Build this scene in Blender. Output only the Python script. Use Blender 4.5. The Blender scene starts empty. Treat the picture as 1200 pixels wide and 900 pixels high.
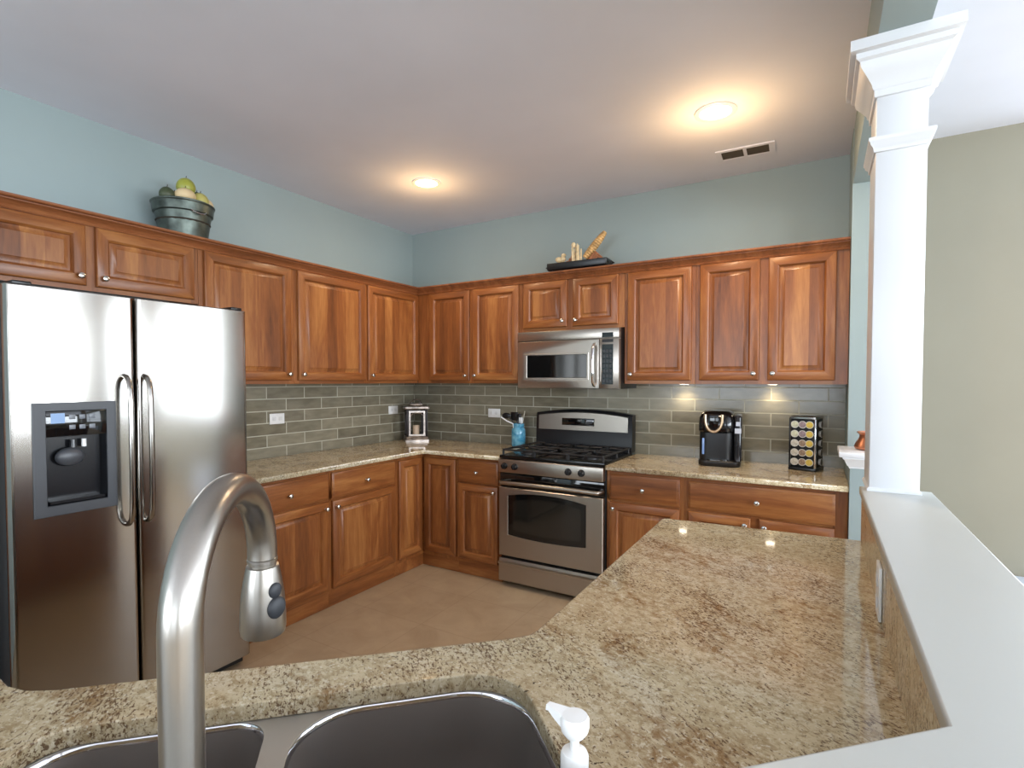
import bpy, bmesh, math, random
from mathutils import Vector, Matrix
random.seed(7)
PI = math.pi
SC = bpy.context.scene
COL = SC.collection

# ------------------------------------------------------------------ camera, world, light, exposure
F = -0.035            # finished floor height
CEIL = 2.72
cd = bpy.data.cameras.new('camera'); cam = bpy.data.objects.new('camera', cd); COL.objects.link(cam)
cam.location = (3.2149, -3.7905, 1.3859)
cam.rotation_euler = (PI / 2 - 0.0291, 0, 0.5457)
cd.sensor_width = 36; cd.lens = 622.51 / 1200 * 36
cd.shift_x = (600 - 583.38) / 1200; cd.shift_y = (464.34 - 450) / 1200
cd.clip_start = 0.02
SC.camera = cam
SC.view_settings.view_transform = 'Standard'; SC.view_settings.look = 'None'
SC.view_settings.exposure = 0.16; SC.view_settings.gamma = 1.0
SC.view_settings.use_curve_mapping = False
W = bpy.data.worlds.new('sky'); SC.world = W; W.use_nodes = True
W.node_tree.nodes['Background'].inputs[0].default_value = (0.75, 0.87, 1.0, 1)
W.node_tree.nodes['Background'].inputs[1].default_value = 3.0

def area(name, loc, rot, sx, sy, power, color):
    l = bpy.data.lights.new(name, 'AREA'); l.shape = 'RECTANGLE'; l.size = sx; l.size_y = sy
    l.energy = power; l.color = color
    o = bpy.data.objects.new(name, l); COL.objects.link(o); o.location = loc; o.rotation_euler = rot
    return o
DAY = (0.86, 0.93, 1.0)
# daylight coming in through the windows of the living area (rear wall, right wall, and the wall beyond the column)
area('daylight_rear', (1.9, -8.16, 1.45), (PI / 2 + .35, 0, 0), 3.2, 1.8, 92, DAY)
area('daylight_rear', (5.4, -8.16, 1.45), (PI / 2 + .22, 0, 0), 2.6, 1.8, 26, DAY)
area('daylight_side', (8.16, -2.2, 1.68), (PI / 2 + .12, 0, PI / 2), 4.0, 1.5, 250, DAY)
area('daylight_side', (8.16, -5.9, 1.68), (PI / 2 + .25, 0, PI / 2), 2.4, 1.5, 130, DAY)
area('daylight_far', (5.9, 0.20, 1.68), (PI / 2, 0, PI), 3.2, 1.5, 48, DAY)

# ------------------------------------------------------------------ materials
def lin(c):
    return tuple((v / 12.92 if v <= .04045 else ((v + .055) / 1.055) ** 2.4) for v in [x / 255 for x in c]) + (1,)
def newmat(name):
    m = bpy.data.materials.new(name); m.use_nodes = True
    nt = m.node_tree; b = nt.nodes['Principled BSDF']
    return m, nt, b
def N(nt, t, **kw):
    n = nt.nodes.new(t)
    for k, v in kw.items(): setattr(n, k, v)
    return n
def coords(nt, scale=(1, 1, 1), rot=(0, 0, 0), loc=(0, 0, 0), kind='Object'):
    tc = N(nt, 'ShaderNodeTexCoord'); mp = N(nt, 'ShaderNodeMapping')
    nt.links.new(tc.outputs[kind], mp.inputs[0])
    mp.inputs['Location'].default_value = loc; mp.inputs['Rotation'].default_value = rot; mp.inputs['Scale'].default_value = scale
    return mp.outputs[0]
def noise(nt, vec, scale, detail=2, rough=.5, dist=0):
    n = N(nt, 'ShaderNodeTexNoise'); nt.links.new(vec, n.inputs['Vector'])
    n.inputs['Scale'].default_value = scale; n.inputs['Detail'].default_value = detail
    n.inputs['Roughness'].default_value = rough; n.inputs['Distortion'].default_value = dist
    return n.outputs['Fac']
def ramp(nt, fac, stops):
    r = N(nt, 'ShaderNodeValToRGB'); nt.links.new(fac, r.inputs[0])
    e = r.color_ramp.elements
    while len(e) < len(stops): e.new(.5)
    for i, (p, c) in enumerate(stops):
        e[i].position = p; e[i].color = c if len(c) == 4 else tuple(c) + (1,)
    return r.outputs[0]
def mix(nt, fac, a, b, mode='MIX'):
    m = N(nt, 'ShaderNodeMix', data_type='RGBA', blend_type=mode)
    for s, v in ((m.inputs[0], fac), (m.inputs[6], a), (m.inputs[7], b)):
        if hasattr(v, 'is_linked'): nt.links.new(v, s)
        else: s.default_value = v
    return m.outputs[2]
def bump(nt, b, h, strength, dist=.002):
    n = N(nt, 'ShaderNodeBump'); n.inputs['Strength'].default_value = strength; n.inputs['Distance'].default_value = dist
    nt.links.new(h, n.inputs['Height']); nt.links.new(n.outputs[0], b.inputs['Normal'])
def math1(nt, op, a, b=None):
    m = N(nt, 'ShaderNodeMath', operation=op)
    for i, v in enumerate((a, b)):
        if v is None: continue
        if hasattr(v, 'is_linked'): nt.links.new(v, m.inputs[i])
        else: m.inputs[i].default_value = v
    return m.outputs[0]

def plain(name, rgb, rough=.5, metal=0, spec=.5, var=.04, vs=12, coat=0, emis=None, es=0, trans=0):
    m, nt, b = newmat(name)
    c = lin(rgb)
    v = coords(nt); n = noise(nt, v, vs, 3)
    lo = tuple(x * (1 - var) for x in c[:3]); hi = tuple(min(1, x * (1 + var)) for x in c[:3])
    nt.links.new(ramp(nt, n, [(.3, lo), (.7, hi)]), b.inputs['Base Color'])
    b.inputs['Roughness'].default_value = rough; b.inputs['Metallic'].default_value = metal
    b.inputs['Specular IOR Level'].default_value = spec; b.inputs['Coat Weight'].default_value = coat
    b.inputs['Transmission Weight'].default_value = trans
    if emis:
        b.inputs['Emission Color'].default_value = lin(emis); b.inputs['Emission Strength'].default_value = es
    return m
def paint(name, rgb, rough=.6):
    m, nt, b = newmat(name); c = lin(rgb)
    v = coords(nt); n = noise(nt, v, 2.0, 3)
    nt.links.new(ramp(nt, n, [(.3, tuple(x * .97 for x in c[:3])), (.7, tuple(min(1, x * 1.03) for x in c[:3]))]), b.inputs['Base Color'])
    b.inputs['Roughness'].default_value = rough
    bump(nt, b, noise(nt, v, 260, 2), .12, .001)
    return m
def wood(name, grain='Z', staves=False, dark=(88, 48, 24), mid=(138, 82, 41), light=(184, 126, 70), seed=0.0):
    m, nt, b = newmat(name)
    oi = N(nt, 'ShaderNodeObjectInfo')
    tc = N(nt, 'ShaderNodeTexCoord')
    comb = N(nt, 'ShaderNodeCombineXYZ')
    r = math1(nt, 'MULTIPLY', oi.outputs['Random'], 37.0)
    for i in range(3): nt.links.new(r, comb.inputs[i])
    add = N(nt, 'ShaderNodeVectorMath', operation='ADD')
    nt.links.new(tc.outputs['Object'], add.inputs[0]); nt.links.new(comb.outputs[0], add.inputs[1])
    mp = N(nt, 'ShaderNodeMapping'); nt.links.new(add.outputs[0], mp.inputs[0])
    mp.inputs['Scale'].default_value = {'Z': (9, 9, 1.0), 'X': (1.0, 9, 9), 'Y': (9, 1.0, 9)}[grain]
    n1 = noise(nt, mp.outputs[0], 1.1, 5, .6, .9)
    n2 = noise(nt, mp.outputs[0], 9.0, 3, .6, .3)
    f = math1(nt, 'ADD', math1(nt, 'MULTIPLY', n1, .75), math1(nt, 'MULTIPLY', n2, .25))
    tone = None
    if staves:
        sp = N(nt, 'ShaderNodeSeparateXYZ'); nt.links.new(tc.outputs['Object'], sp.inputs[0])
        q = math1(nt, 'FLOOR', math1(nt, 'DIVIDE', math1(nt, 'ADD', sp.outputs[0], math1(nt, 'MULTIPLY', oi.outputs['Random'], .11)), .083))
        wn = N(nt, 'ShaderNodeTexWhiteNoise', noise_dimensions='2D')
        c2 = N(nt, 'ShaderNodeCombineXYZ'); nt.links.new(q, c2.inputs[0]); nt.links.new(r, c2.inputs[1])
        nt.links.new(c2.outputs[0], wn.inputs['Vector'])
        tone = math1(nt, 'MULTIPLY', math1(nt, 'SUBTRACT', wn.outputs['Value'], .5), .22)
        f = math1(nt, 'ADD', f, tone)
    else:
        f = math1(nt, 'ADD', f, math1(nt, 'MULTIPLY', math1(nt, 'SUBTRACT', oi.outputs['Random'], .5), .06))
    D, M, L = lin(dark), lin(mid), lin(light)
    nt.links.new(ramp(nt, f, [(.24, D), (.5, M), (.78, L)]), b.inputs['Base Color'])
    b.inputs['Roughness'].default_value = .36
    b.inputs['Coat Weight'].default_value = .12; b.inputs['Coat Roughness'].default_value = .2; b.inputs['Specular IOR Level'].default_value = .4
    bump(nt, b, n2, .08, .0006)
    return m
WV = wood('cherry_wood_vertical'); WH = wood('cherry_wood_horizontal', 'X'); WP = wood('cherry_wood_panel', 'Z', True)
WY = wood('cherry_wood_depth', 'Y')
CAB = [WV, WH, WP]

def granite(name='granite', rough=.06):
    m, nt, b = newmat(name)
    def rc(deg, sc, loc=(0, 0, 0)):
        a = coords(nt, rot=(0, 0, math.radians(deg)), loc=loc)
        mp = N(nt, 'ShaderNodeMapping'); nt.links.new(a, mp.inputs[0]); mp.inputs['Scale'].default_value = sc
        return mp.outputs[0]
    v = rc(35, (1, 1.5, 1)); vf = rc(38, (1, 2.1, 1.6)); vg = rc(-35, (1, 1.7, 1.3), (3, 5, 7))
    big = noise(nt, v, 2.2, 4, .6, 1.0)
    base = ramp(nt, big, [(.30, lin((190, 173, 140))), (.5, lin((205, 190, 157))), (.7, lin((208, 198, 174)))])
    mot = noise(nt, rc(20, (1, 1.3, 1), (4, 2, 1)), 55, 4, .75, .4)
    base = mix(nt, ramp(nt, mot, [(.46, (0, 0, 0)), (.60, (.85, .85, .85))]), base, lin((164, 143, 108)))
    patch = noise(nt, v, 3.3, 3, .6, .8); streak = noise(nt, vf, 26, 4, .7, .8)
    pf = math1(nt, 'ADD', math1(nt, 'MULTIPLY', patch, .9), math1(nt, 'MULTIPLY', streak, .55))
    base = mix(nt, ramp(nt, pf, [(.78, (0, 0, 0)), (.92, (.9, .9, .9))]), base, lin((140, 108, 68)))
    pale = noise(nt, coords(nt, loc=(9, 9, 9)), 105, 3, .75)
    base = mix(nt, ramp(nt, pale, [(.55, (0, 0, 0)), (.66, (.7, .7, .7))]), base, lin((226, 218, 194)))
    clus = noise(nt, v, 5, 3, .6, .8)
    f = math1(nt, 'ADD', noise(nt, vf, 92, 3, .75, .3), math1(nt, 'MULTIPLY', clus, .42))
    base = mix(nt, ramp(nt, f, [(.775, (0, 0, 0)), (.82, (.9, .9, .9))]), base, lin((100, 74, 50)))
    g = math1(nt, 'ADD', noise(nt, vg, 70, 3, .65, .2), math1(nt, 'MULTIPLY', noise(nt, v, 4, 2), .2))
    base = mix(nt, ramp(nt, g, [(.778, (0, 0, 0)), (.81, (.95, .95, .95))]), base, lin((66, 48, 36)))
    nt.links.new(base, b.inputs['Base Color'])
    b.inputs['Roughness'].default_value = rough; b.inputs['Specular IOR Level'].default_value = .5
    return m
GR = granite(); GRS = granite('granite_splash', .22)

def tile():
    m, nt, b = newmat('glass_tile')
    v = coords(nt)
    sp = N(nt, 'ShaderNodeSeparateXYZ'); nt.links.new(v, sp.inputs[0])
    cb = N(nt, 'ShaderNodeCombineXYZ'); nt.links.new(sp.outputs[0], cb.inputs[0]); nt.links.new(sp.outputs[2], cb.inputs[1])
    br = N(nt, 'ShaderNodeTexBrick', offset=.5, offset_frequency=2)
    nt.links.new(cb.outputs[0], br.inputs['Vector'])
    br.inputs['Scale'].default_value = 1; br.inputs['Brick Width'].default_value = .3085; br.inputs['Row Height'].default_value = .082
    br.inputs['Mortar Size'].default_value = .0034; br.inputs['Mortar Smooth'].default_value = .1; br.inputs['Bias'].default_value = 0
    br.inputs['Color1'].default_value = lin((116, 109, 91)); br.inputs['Color2'].default_value = lin((146, 139, 119)); br.inputs['Mortar'].default_value = lin((186, 182, 164))
    nz = noise(nt, coords(nt, scale=(1, 1, 3)), 9, 3)
    c = mix(nt, .25, br.outputs['Color'], ramp(nt, nz, [(.35, lin((98, 92, 77))), (.65, lin((160, 152, 131)))]))
    c = mix(nt, br.outputs['Fac'], c, lin((186, 182, 164)))
    nt.links.new(c, b.inputs['Base Color'])
    rr = math1(nt, 'ADD', math1(nt, 'MULTIPLY', br.outputs['Fac'], .6), .15)
    nt.links.new(rr, b.inputs['Roughness'])
    inv = math1(nt, 'SUBTRACT', 1.0, br.outputs['Fac'])
    h = math1(nt, 'ADD', inv, math1(nt, 'MULTIPLY', noise(nt, v, 14, 2), .35))
    bump(nt, b, h, .35, .0025)
    b.inputs['Specular IOR Level'].default_value = .42
    return m
TILE = tile()
def floor_mat():
    m, nt, b = newmat('floor_tile')
    v = coords(nt, rot=(0, 0, 0), loc=(-.785, .035, 0))
    br = N(nt, 'ShaderNodeTexBrick', offset=0)
    nt.links.new(v, br.inputs['Vector'])
    br.inputs['Scale'].default_value = 1; br.inputs['Brick Width'].default_value = .457; br.inputs['Row Height'].default_value = .457
    br.inputs['Mortar Size'].default_value = .003; br.inputs['Mortar Smooth'].default_value = .3
    br.inputs['Color1'].default_value = lin((166, 144, 116)); br.inputs['Color2'].default_value = lin((172, 150, 122)); br.inputs['Mortar'].default_value = lin((148, 124, 98))
    nz = noise(nt, v, 5, 5, .65, .6)
    c = mix(nt, .45, br.outputs['Color'], ramp(nt, nz, [(.3, lin((150, 127, 100))), (.7, lin((186, 165, 136)))]))
    nt.links.new(c, b.inputs['Base Color']); b.inputs['Roughness'].default_value = .42
    bump(nt, b, math1(nt, 'SUBTRACT', 1.0, br.outputs['Fac']), .2, .002)
    return m
def steel(name, rgb=(176, 172, 166), rough=.24, stretch=(1, 1, 60)):
    m, nt, b = newmat(name); c = lin(rgb)
    n = noise(nt, coords(nt, scale=stretch), 22, 2, .5)
    nt.links.new(ramp(nt, n, [(.3, tuple(x * .985 for x in c[:3])), (.7, tuple(min(1, x * 1.015) for x in c[:3]))]), b.inputs['Base Color'])
    b.inputs['Metallic'].default_value = 1
    rr = math1(nt, 'ADD', math1(nt, 'MULTIPLY', n, .04), rough - .02); nt.links.new(rr, b.inputs['Roughness'])
    return m
STEEL = steel('brushed_stainless', rough=.15)
STEELR = steel('range_stainless', (178, 170, 160), .30)
NICKEL = steel('brushed_nickel', (172, 167, 160), .30, (30, 30, 1))
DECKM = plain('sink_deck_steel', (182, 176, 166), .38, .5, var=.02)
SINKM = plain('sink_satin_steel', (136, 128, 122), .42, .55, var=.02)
KNOB = plain('satin_nickel', (214, 212, 206), .2, 1, var=.02)
CHROME = plain('chrome', (225, 225, 228), .1, 1, var=.01)
BLACK = plain('black_plastic', (20, 20, 22), .3, var=.1)
BLACKM = plain('black_matte', (16, 16, 17), .55, var=.1)
IRON = plain('cast_iron', (30, 30, 31), .42, var=.2, vs=60)
GLASSB = plain('black_glass', (13, 14, 15), .06, var=.05, spec=.7)
OVENGL = plain('oven_glass', (34, 32, 28), .08, var=.1, spec=.8)
DGREY = plain('dispenser_grey', (62, 64, 68), .35, var=.05)
DDARK = plain('dispenser_dark', (26, 27, 30), .2, var=.1)
WHITE = paint('white_trim_paint', (224, 226, 229), .35)
LEDGEM = paint('ledge_paint', (186, 188, 183), .4)
CEILM = paint('ceiling_paint', (226, 228, 238), .8)
BLUE = paint('blue_grey_paint', (148, 163, 163), .65)
BEIGE = paint('beige_paint', (146, 141, 124), .65)
WPLAST = plain('white_plastic', (240, 240, 238), .3, var=.02)
COPPER = plain('copper', (206, 140, 108), .3, 1, var=.1)
ZINC = plain('aged_zinc', (84, 92, 86), .38, .7, var=.5, vs=16)
LAMP = plain('lamp_glow', (255, 244, 225), .5, emis=(255, 240, 214), es=14)
FLOORM = floor_mat()

# ------------------------------------------------------------------ mesh helpers
class MB:
    def __init__(s): s.bm = bmesh.new()
    def box(s, x0, x1, y0, y1, z0, z1, mat=0, bev=0, seg=2):
        r = bmesh.ops.create_cube(s.bm, size=1)
        vs = r['verts']
        for v in vs:
            v.co = Vector(((x0 + x1) / 2 + v.co.x * (x1 - x0), (y0 + y1) / 2 + v.co.y * (y1 - y0), (z0 + z1) / 2 + v.co.z * (z1 - z0)))
        fs = set(f for v in vs for f in v.link_faces)
        for f in fs: f.material_index = mat
        if bev > 0:
            es = list(set(e for v in vs for e in v.link_edges))
            bmesh.ops.bevel(s.bm, geom=es, offset=bev, segments=seg, affect='EDGES', profile=.5, material=-1)
        return s
    def rings(s, rings, mat=0, cap0=True, cap1=True, closed=True, smooth=False, matf=None):
        R = [[s.bm.verts.new(p) for p in r] for r in rings]
        n = len(R[0])
        for i in range(len(R) - 1):
            for j in range(n if closed else n - 1):
                k = (j + 1) % n
                try:
                    f = s.bm.faces.new((R[i][j], R[i][k], R[i + 1][k], R[i + 1][j]))
                    f.material_index = matf(i, j) if matf else mat; f.smooth = smooth
                except ValueError: pass
        if cap0:
            f = s.bm.faces.new(list(reversed(R[0]))); f.material_index = matf(-1, 0) if matf else mat
        if cap1:
            f = s.bm.faces.new(R[-1]); f.material_index = matf(len(R), 0) if matf else mat
        return s
    def lathe(s, prof, c=(0, 0, 0), axis='Z', seg=24, mat=0, M=None, cap=True):
        rr = []
        for r, z in prof:
            ring = []
            for k in range(seg):
                a = 2 * PI * k / seg; p = Vector((r * math.cos(a), r * math.sin(a), z))
                if axis == 'Y': p = Vector((p.x, -p.z, p.y))
                if axis == 'X': p = Vector((p.z, p.x, p.y))
                if M is not None: p = M @ p
                ring.append(p + Vector(c))
            rr.append(ring)
        return s.rings(rr, mat, cap, cap, smooth=True)
    def tube(s, pts, rad, seg=12, mat=0, cap=True):
        pts = [Vector(p) for p in pts]; n = len(pts)
        if not hasattr(rad, '__len__'): rad = [rad] * n
        T = [(pts[min(i + 1, n - 1)] - pts[max(i - 1, 0)]).normalized() for i in range(n)]
        up = Vector((0, 0, 1)) if abs(T[0].z) < .9 else Vector((1, 0, 0))
        u = T[0].cross(up).normalized(); rr = []
        for i in range(n):
            u = (u - T[i] * u.dot(T[i])).normalized(); w = T[i].cross(u)
            rr.append([pts[i] + (u * math.cos(2 * PI * k / seg) + w * math.sin(2 * PI * k / seg)) * rad[i] for k in range(seg)])
        return s.rings(rr, mat, cap, cap, smooth=True)
    def prism(s, poly, z0, z1, mat=0):
        return s.rings([[(x, y, z0) for x, y in poly], [(x, y, z1) for x, y in poly]], mat)
    def ball(s, c, r, sx=1, sy=1, sz=1, mat=0, seg=16, jit=0):
        q = bmesh.ops.create_uvsphere(s.bm, u_segments=seg, v_segments=max(6, seg * 2 // 3), radius=r)
        for v in q['verts']:
            k = 1 + (random.random() - .5) * jit
            v.co = Vector((v.co.x * sx * k + c[0], v.co.y * sy * k + c[1], v.co.z * sz * k + c[2]))
            for f in v.link_faces: f.smooth = True; f.material_index = mat
        return s
    def build(s, name, mats, parent=None, loc=None, auto=True):
        bmesh.ops.recalc_face_normals(s.bm, faces=s.bm.faces)
        me = bpy.data.meshes.new(name); s.bm.to_mesh(me); s.bm.free()
        if not isinstance(mats, (list, tuple)): mats = [mats]
        for m in mats: me.materials.append(m)
        me.set_sharp_from_angle(angle=math.radians(38))
        o = bpy.data.objects.new(name, me); COL.objects.link(o)
        if parent is not None: o.parent = parent
        if loc is not None: o.location = loc
        return o
def tag(o, label=None, cat=None, group=None, kind=None):
    if label: o['label'] = label
    if cat: o['category'] = cat
    if group: o['group'] = group
    if kind: o['kind'] = kind
    return o
def empty(name, label, cat, loc=(0, 0, 0), rz=0, group=None):
    o = bpy.data.objects.new(name, None); COL.objects.link(o); o.empty_display_size = .1
    o.location = loc; o.rotation_euler = (0, 0, rz)
    return tag(o, label, cat, group)
def struct(name, mb, m): return tag(mb.build(name, m), kind='structure')
def rrect(x0, x1, y0, y1, r, n=6):
    rs = r if hasattr(r, '__len__') else [r] * 4; out = []
    for (cx, cy, a0), rr in zip(((x1, y1, 0), (x0, y1, 90), (x0, y0, 180), (x1, y0, 270)), rs):
        sx = -1 if cx == x1 else 1; sy = -1 if cy == y1 else 1
        for k in range(n + 1):
            a = math.radians(a0 + 90 * k / n)
            out.append((cx + sx * rr + rr * math.cos(a), cy + sy * rr + rr * math.sin(a)))
    return out
def slab_curve(name, outlines, z0, z1, mats, bev=.004, parent=None):
    """flat slab with holes and softly eased edges"""
    cu = bpy.data.curves.new(name, 'CURVE'); cu.dimensions = '2D'; cu.fill_mode = 'BOTH'
    cu.extrude = (z1 - z0) / 2 - bev; cu.bevel_depth = bev; cu.bevel_resolution = 2; cu.offset = -bev
    for pts in outlines:
        s = cu.splines.new('POLY'); s.points.add(len(pts) - 1)
        for i, (x, y) in enumerate(pts): s.points[i].co = (x, y, 0, 1)
        s.use_cyclic_u = True
    t = bpy.data.objects.new('tmp', cu); COL.objects.link(t); t.location.z = 0
    dg = bpy.context.evaluated_depsgraph_get(); dg.update()
    me = bpy.data.meshes.new_from_object(t.evaluated_get(dg)); bpy.data.objects.remove(t)
    me.transform(Matrix.Translation((0, 0, (z0 + z1) / 2)))
    me.materials.clear()
    for m in mats: me.materials.append(m)
    for p in me.polygons: p.material_index = 0
    o = bpy.data.objects.new(name, me); COL.objects.link(o)
    if parent: o.parent = parent
    return o
R2 = math.sqrt(.5)
def AB(a, b): return (a * R2 + b * R2, a * R2 - b * R2)   # coordinates along / across the diagonal sink run
def sweep(mb, path, prof, mat=0):
    """sweep prof [(out, z)] along an open 2D path; 'out' goes to the right of the direction of travel, corners mitred"""
    n = len(path); dirs = []
    for i in range(n - 1):
        d = Vector(path[i + 1]) - Vector(path[i]); dirs.append(d.normalized())
    rings = []
    for i in range(n):
        if i == 0: nrm = Vector((dirs[0].y, -dirs[0].x)); k = 1
        elif i == n - 1: nrm = Vector((dirs[-1].y, -dirs[-1].x)); k = 1
        else:
            a = Vector((dirs[i - 1].y, -dirs[i - 1].x)); b = Vector((dirs[i].y, -dirs[i].x))
            nrm = (a + b).normalized(); k = 1 / nrm.dot(a)
        rings.append([(path[i][0] + nrm.x * k * o, path[i][1] + nrm.y * k * o, z) for o, z in prof])
    mb.rings(rings, mat)
    return mb

# ------------------------------------------------------------------ the room shell
struct('floor', MB().box(-.15, 8.1, -8.1, .15, F - .12, F), FLOORM)
struct('ceiling', MB().box(-.15, 8.1, -8.1, .15, CEIL, CEIL + .1), CEILM)
struct('wall_left', MB().box(-.15, 0, -8.1, .0, F, CEIL), BLUE)
struct('wall_back', MB().box(-.15, 3.41, 0, .15, F, CEIL), BLUE)
w = MB()
w.box(3.41, 4.3, 0, .15, F, CEIL); w.box(7.5, 8.1, 0, .15, F, CEIL); w.box(4.3, 7.5, 0, .15, F, .93); w.box(4.3, 7.5, 0, .15, 2.45, CEIL)
struct('wall_beige', w, BEIGE)
def wall_y(name, y0, y1, x0, x1, holes, z0, z1, m):
    w = MB(); x = x0
    for a, b in holes:
        w.box(x, a, y0, y1, F, CEIL); w.box(a, b, y0, y1, F, z0); w.box(a, b, y0, y1, z1, CEIL); x = b
    w.box(x, x1, y0, y1, F, CEIL); struct(name, w, m)
wall_y('wall_rear', -8.1, -8, -.15, 8.1, [(.3, 3.5), (4.1, 6.7)], .5, 2.4, BEIGE)
w = MB(); y = -8.0
for a, b in ((-7.1, -4.7), (-4.2, -.2)):
    w.box(8, 8.1, y, a, F, CEIL); w.box(8, 8.1, a, b, F, .93); w.box(8, 8.1, a, b, 2.45, CEIL); y = b
w.box(8, 8.1, y, 0, F, CEIL); struct('wall_right', w, BEIGE)
def window(n, pts):
    # pts: axis, fixed, a0, a1, z0, z1
    ax, c, a0, a1, z0, z1 = pts
    m = MB(); t = .05
    def bx(p0, p1, q0, q1):
        if ax == 'y': m.box(p0, p1, c - .03, c + .03, q0, q1)
        else: m.box(c - .03, c + .03, p0, p1, q0, q1)
    bx(a0, a0 + t, z0, z1); bx(a1 - t, a1, z0, z1); bx(a0 + t, a1 - t, z0, z0 + t); bx(a0 + t, a1 - t, z1 - t, z1)
    bx(a0 + t, a1 - t, 1.30, 1.34)
    bx((a0 + a1) / 2 - .025, (a0 + a1) / 2 + .025, z0 + t, z1 - t)
    struct('window_%d' % n, m, WHITE)
window(1, ('y', -8.05, .3, 3.5, .5, 2.4)); window(2, ('y', -8.05, 4.1, 6.7, .5, 2.4))
window(3, ('x', 8.05, -4.2, -.2, .93, 2.45)); window(4, ('x', 8.05, -7.1, -4.7, .93, 2.45)); window(5, ('y', .07, 4.3, 7.5, .93, 2.45))
# wall end beside the upper cabinets, low wall in front of it, header over the half wall
SX0, SX1 = 3.345, 3.475
w = MB(); w.box(SX0, SX1, -.375, 0, F, CEIL); w.box(SX0, SX1, -.66, -.375, F, .955)
struct('wall_end', w, BLUE)
w = MB(); w.box(SX0 + .003, SX1, -3.15, -.375, 2.43, CEIL)
struct('trim_1', w, BLUE)
# half wall behind the peninsula (straight, then turning 45 degrees behind the sink)
BI, BO = 4.562, 4.69
x0, x1 = 3.352, 3.48
half = [(x0, -1.70), (x1, -1.70), (x1, x1 - BO / R2), (-4.25 + BO / R2, -4.25), (1.3, -4.25), (1.3, -4.12), (-4.12 + BI / R2, -4.12), (x0, x0 - BI / R2)]
struct('wall_half', MB().prism(half, F, 1.008), WHITE)
LB0, LB1 = 4.545, 4.733
ledge = [(3.331, -1.655), (3.521, -1.655), (3.521, 3.521 - LB1 / R2), (-4.29 + LB1 / R2, -4.29), (1.27, -4.29), (1.27, -4.10), (-4.10 + LB0 / R2, -4.10), (3.331, 3.331 - LB0 / R2)]
tag(slab_curve('ledge_cap', [ledge], 1.009, 1.035, [LEDGEM], .004), 'long white painted ledge cap running along the half wall and turning behind the sink', 'ledge')
# baseboards on the beige wall
struct('baseboard_back', MB().box(3.48, 4.3, -.015, 0, F, F + .11, bev=.003), WHITE)

# small ledge on the low wall end
e = empty('wall_ledge', 'small white ledge with crown moulding on the low blue-grey wall end', 'ledge', (3.41, -.52, .955))
m = MB(); m.box(-.112, .09, -.175, .143, .055, .08, bev=.003); m.build('ledge_top', WHITE, e)
m = MB()
prof = [(0, 0), (.003, 0), (.004, .008), (.012, .014), (.022, .04), (.03, .048), (.03, .0545), (0, .0545)]
sweep(m, [(-.066, .143), (-.066, -.141), (.066, -.141), (.066, .143)], prof)
m.build('crown_moulding', WHITE, e)

# column on the half wall
e = empty('column', 'square white painted column with crown capital standing on the half wall ledge', 'column', (3.4165, -1.625, 1.035))
hx, hy = .0645, .105
m = MB(); m.box(-hx, hx, -hy, hy, 0, 1.395, bev=.003); m.build('shaft', WHITE, e)
m = MB(); 
def ringp(o, z): return [(-hx - o, -hy - o, z), (hx + o, -hy - o, z), (hx + o, hy + o, z), (-hx - o, hy + o, z)]
Z0 = -1.035
m.rings([ringp(o, z + Z0) for o, z in [(.0005, 2.27), (.006, 2.272), (.007, 2.292), (.011, 2.296), (.014, 2.308), (.028, 2.332), (.044, 2.356), (.047, 2.372), (.057, 2.378), (.058, 2.394), (.073, 2.398), (.073, 2.4295)]])
m.build('capital', WHITE, e)
m = MB(); m.rings([ringp(o, z + Z0) for o, z in [(.0005, 2.10), (.005, 2.102), (.007, 2.116), (.014, 2.124), (.016, 2.132), (.019, 2.136), (.019, 2.145), (.0005, 2.149)]])
m.build('astragal', WHITE, e)
m = MB(); m.rings([ringp(o, z) for o, z in [(.0055, 0), (.0055, .006), (.0005, .012)]]); m.build('base_trim', WHITE, e)

# tiled backsplash (world x or y runs along local x)
o = MB().box(0, 3.345, -.008, 0, 0, .505).build('tile_backsplash', TILE); o.location = (0, 0, .863)
o.data.transform(Matrix.Translation((-.0185, 0, -.07 + 0))); o.location = (.0185, 0, .933)
tag(o, 'green-grey glass subway tile backsplash on the wall behind the range', 'backsplash')
o = MB().box(-2.15, -.009, -.008, 0, -.07, .435).build('tile_backsplash', TILE); o.rotation_euler = (0, 0, PI / 2); o.location = (0, 0, .933)
o.data.transform(Matrix.Translation((.1405, 0, 0))); o.location = (0, -.1405, .933)
tag(o, 'green-grey glass subway tile backsplash on the left wall beside the refrigerator', 'backsplash')

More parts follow.
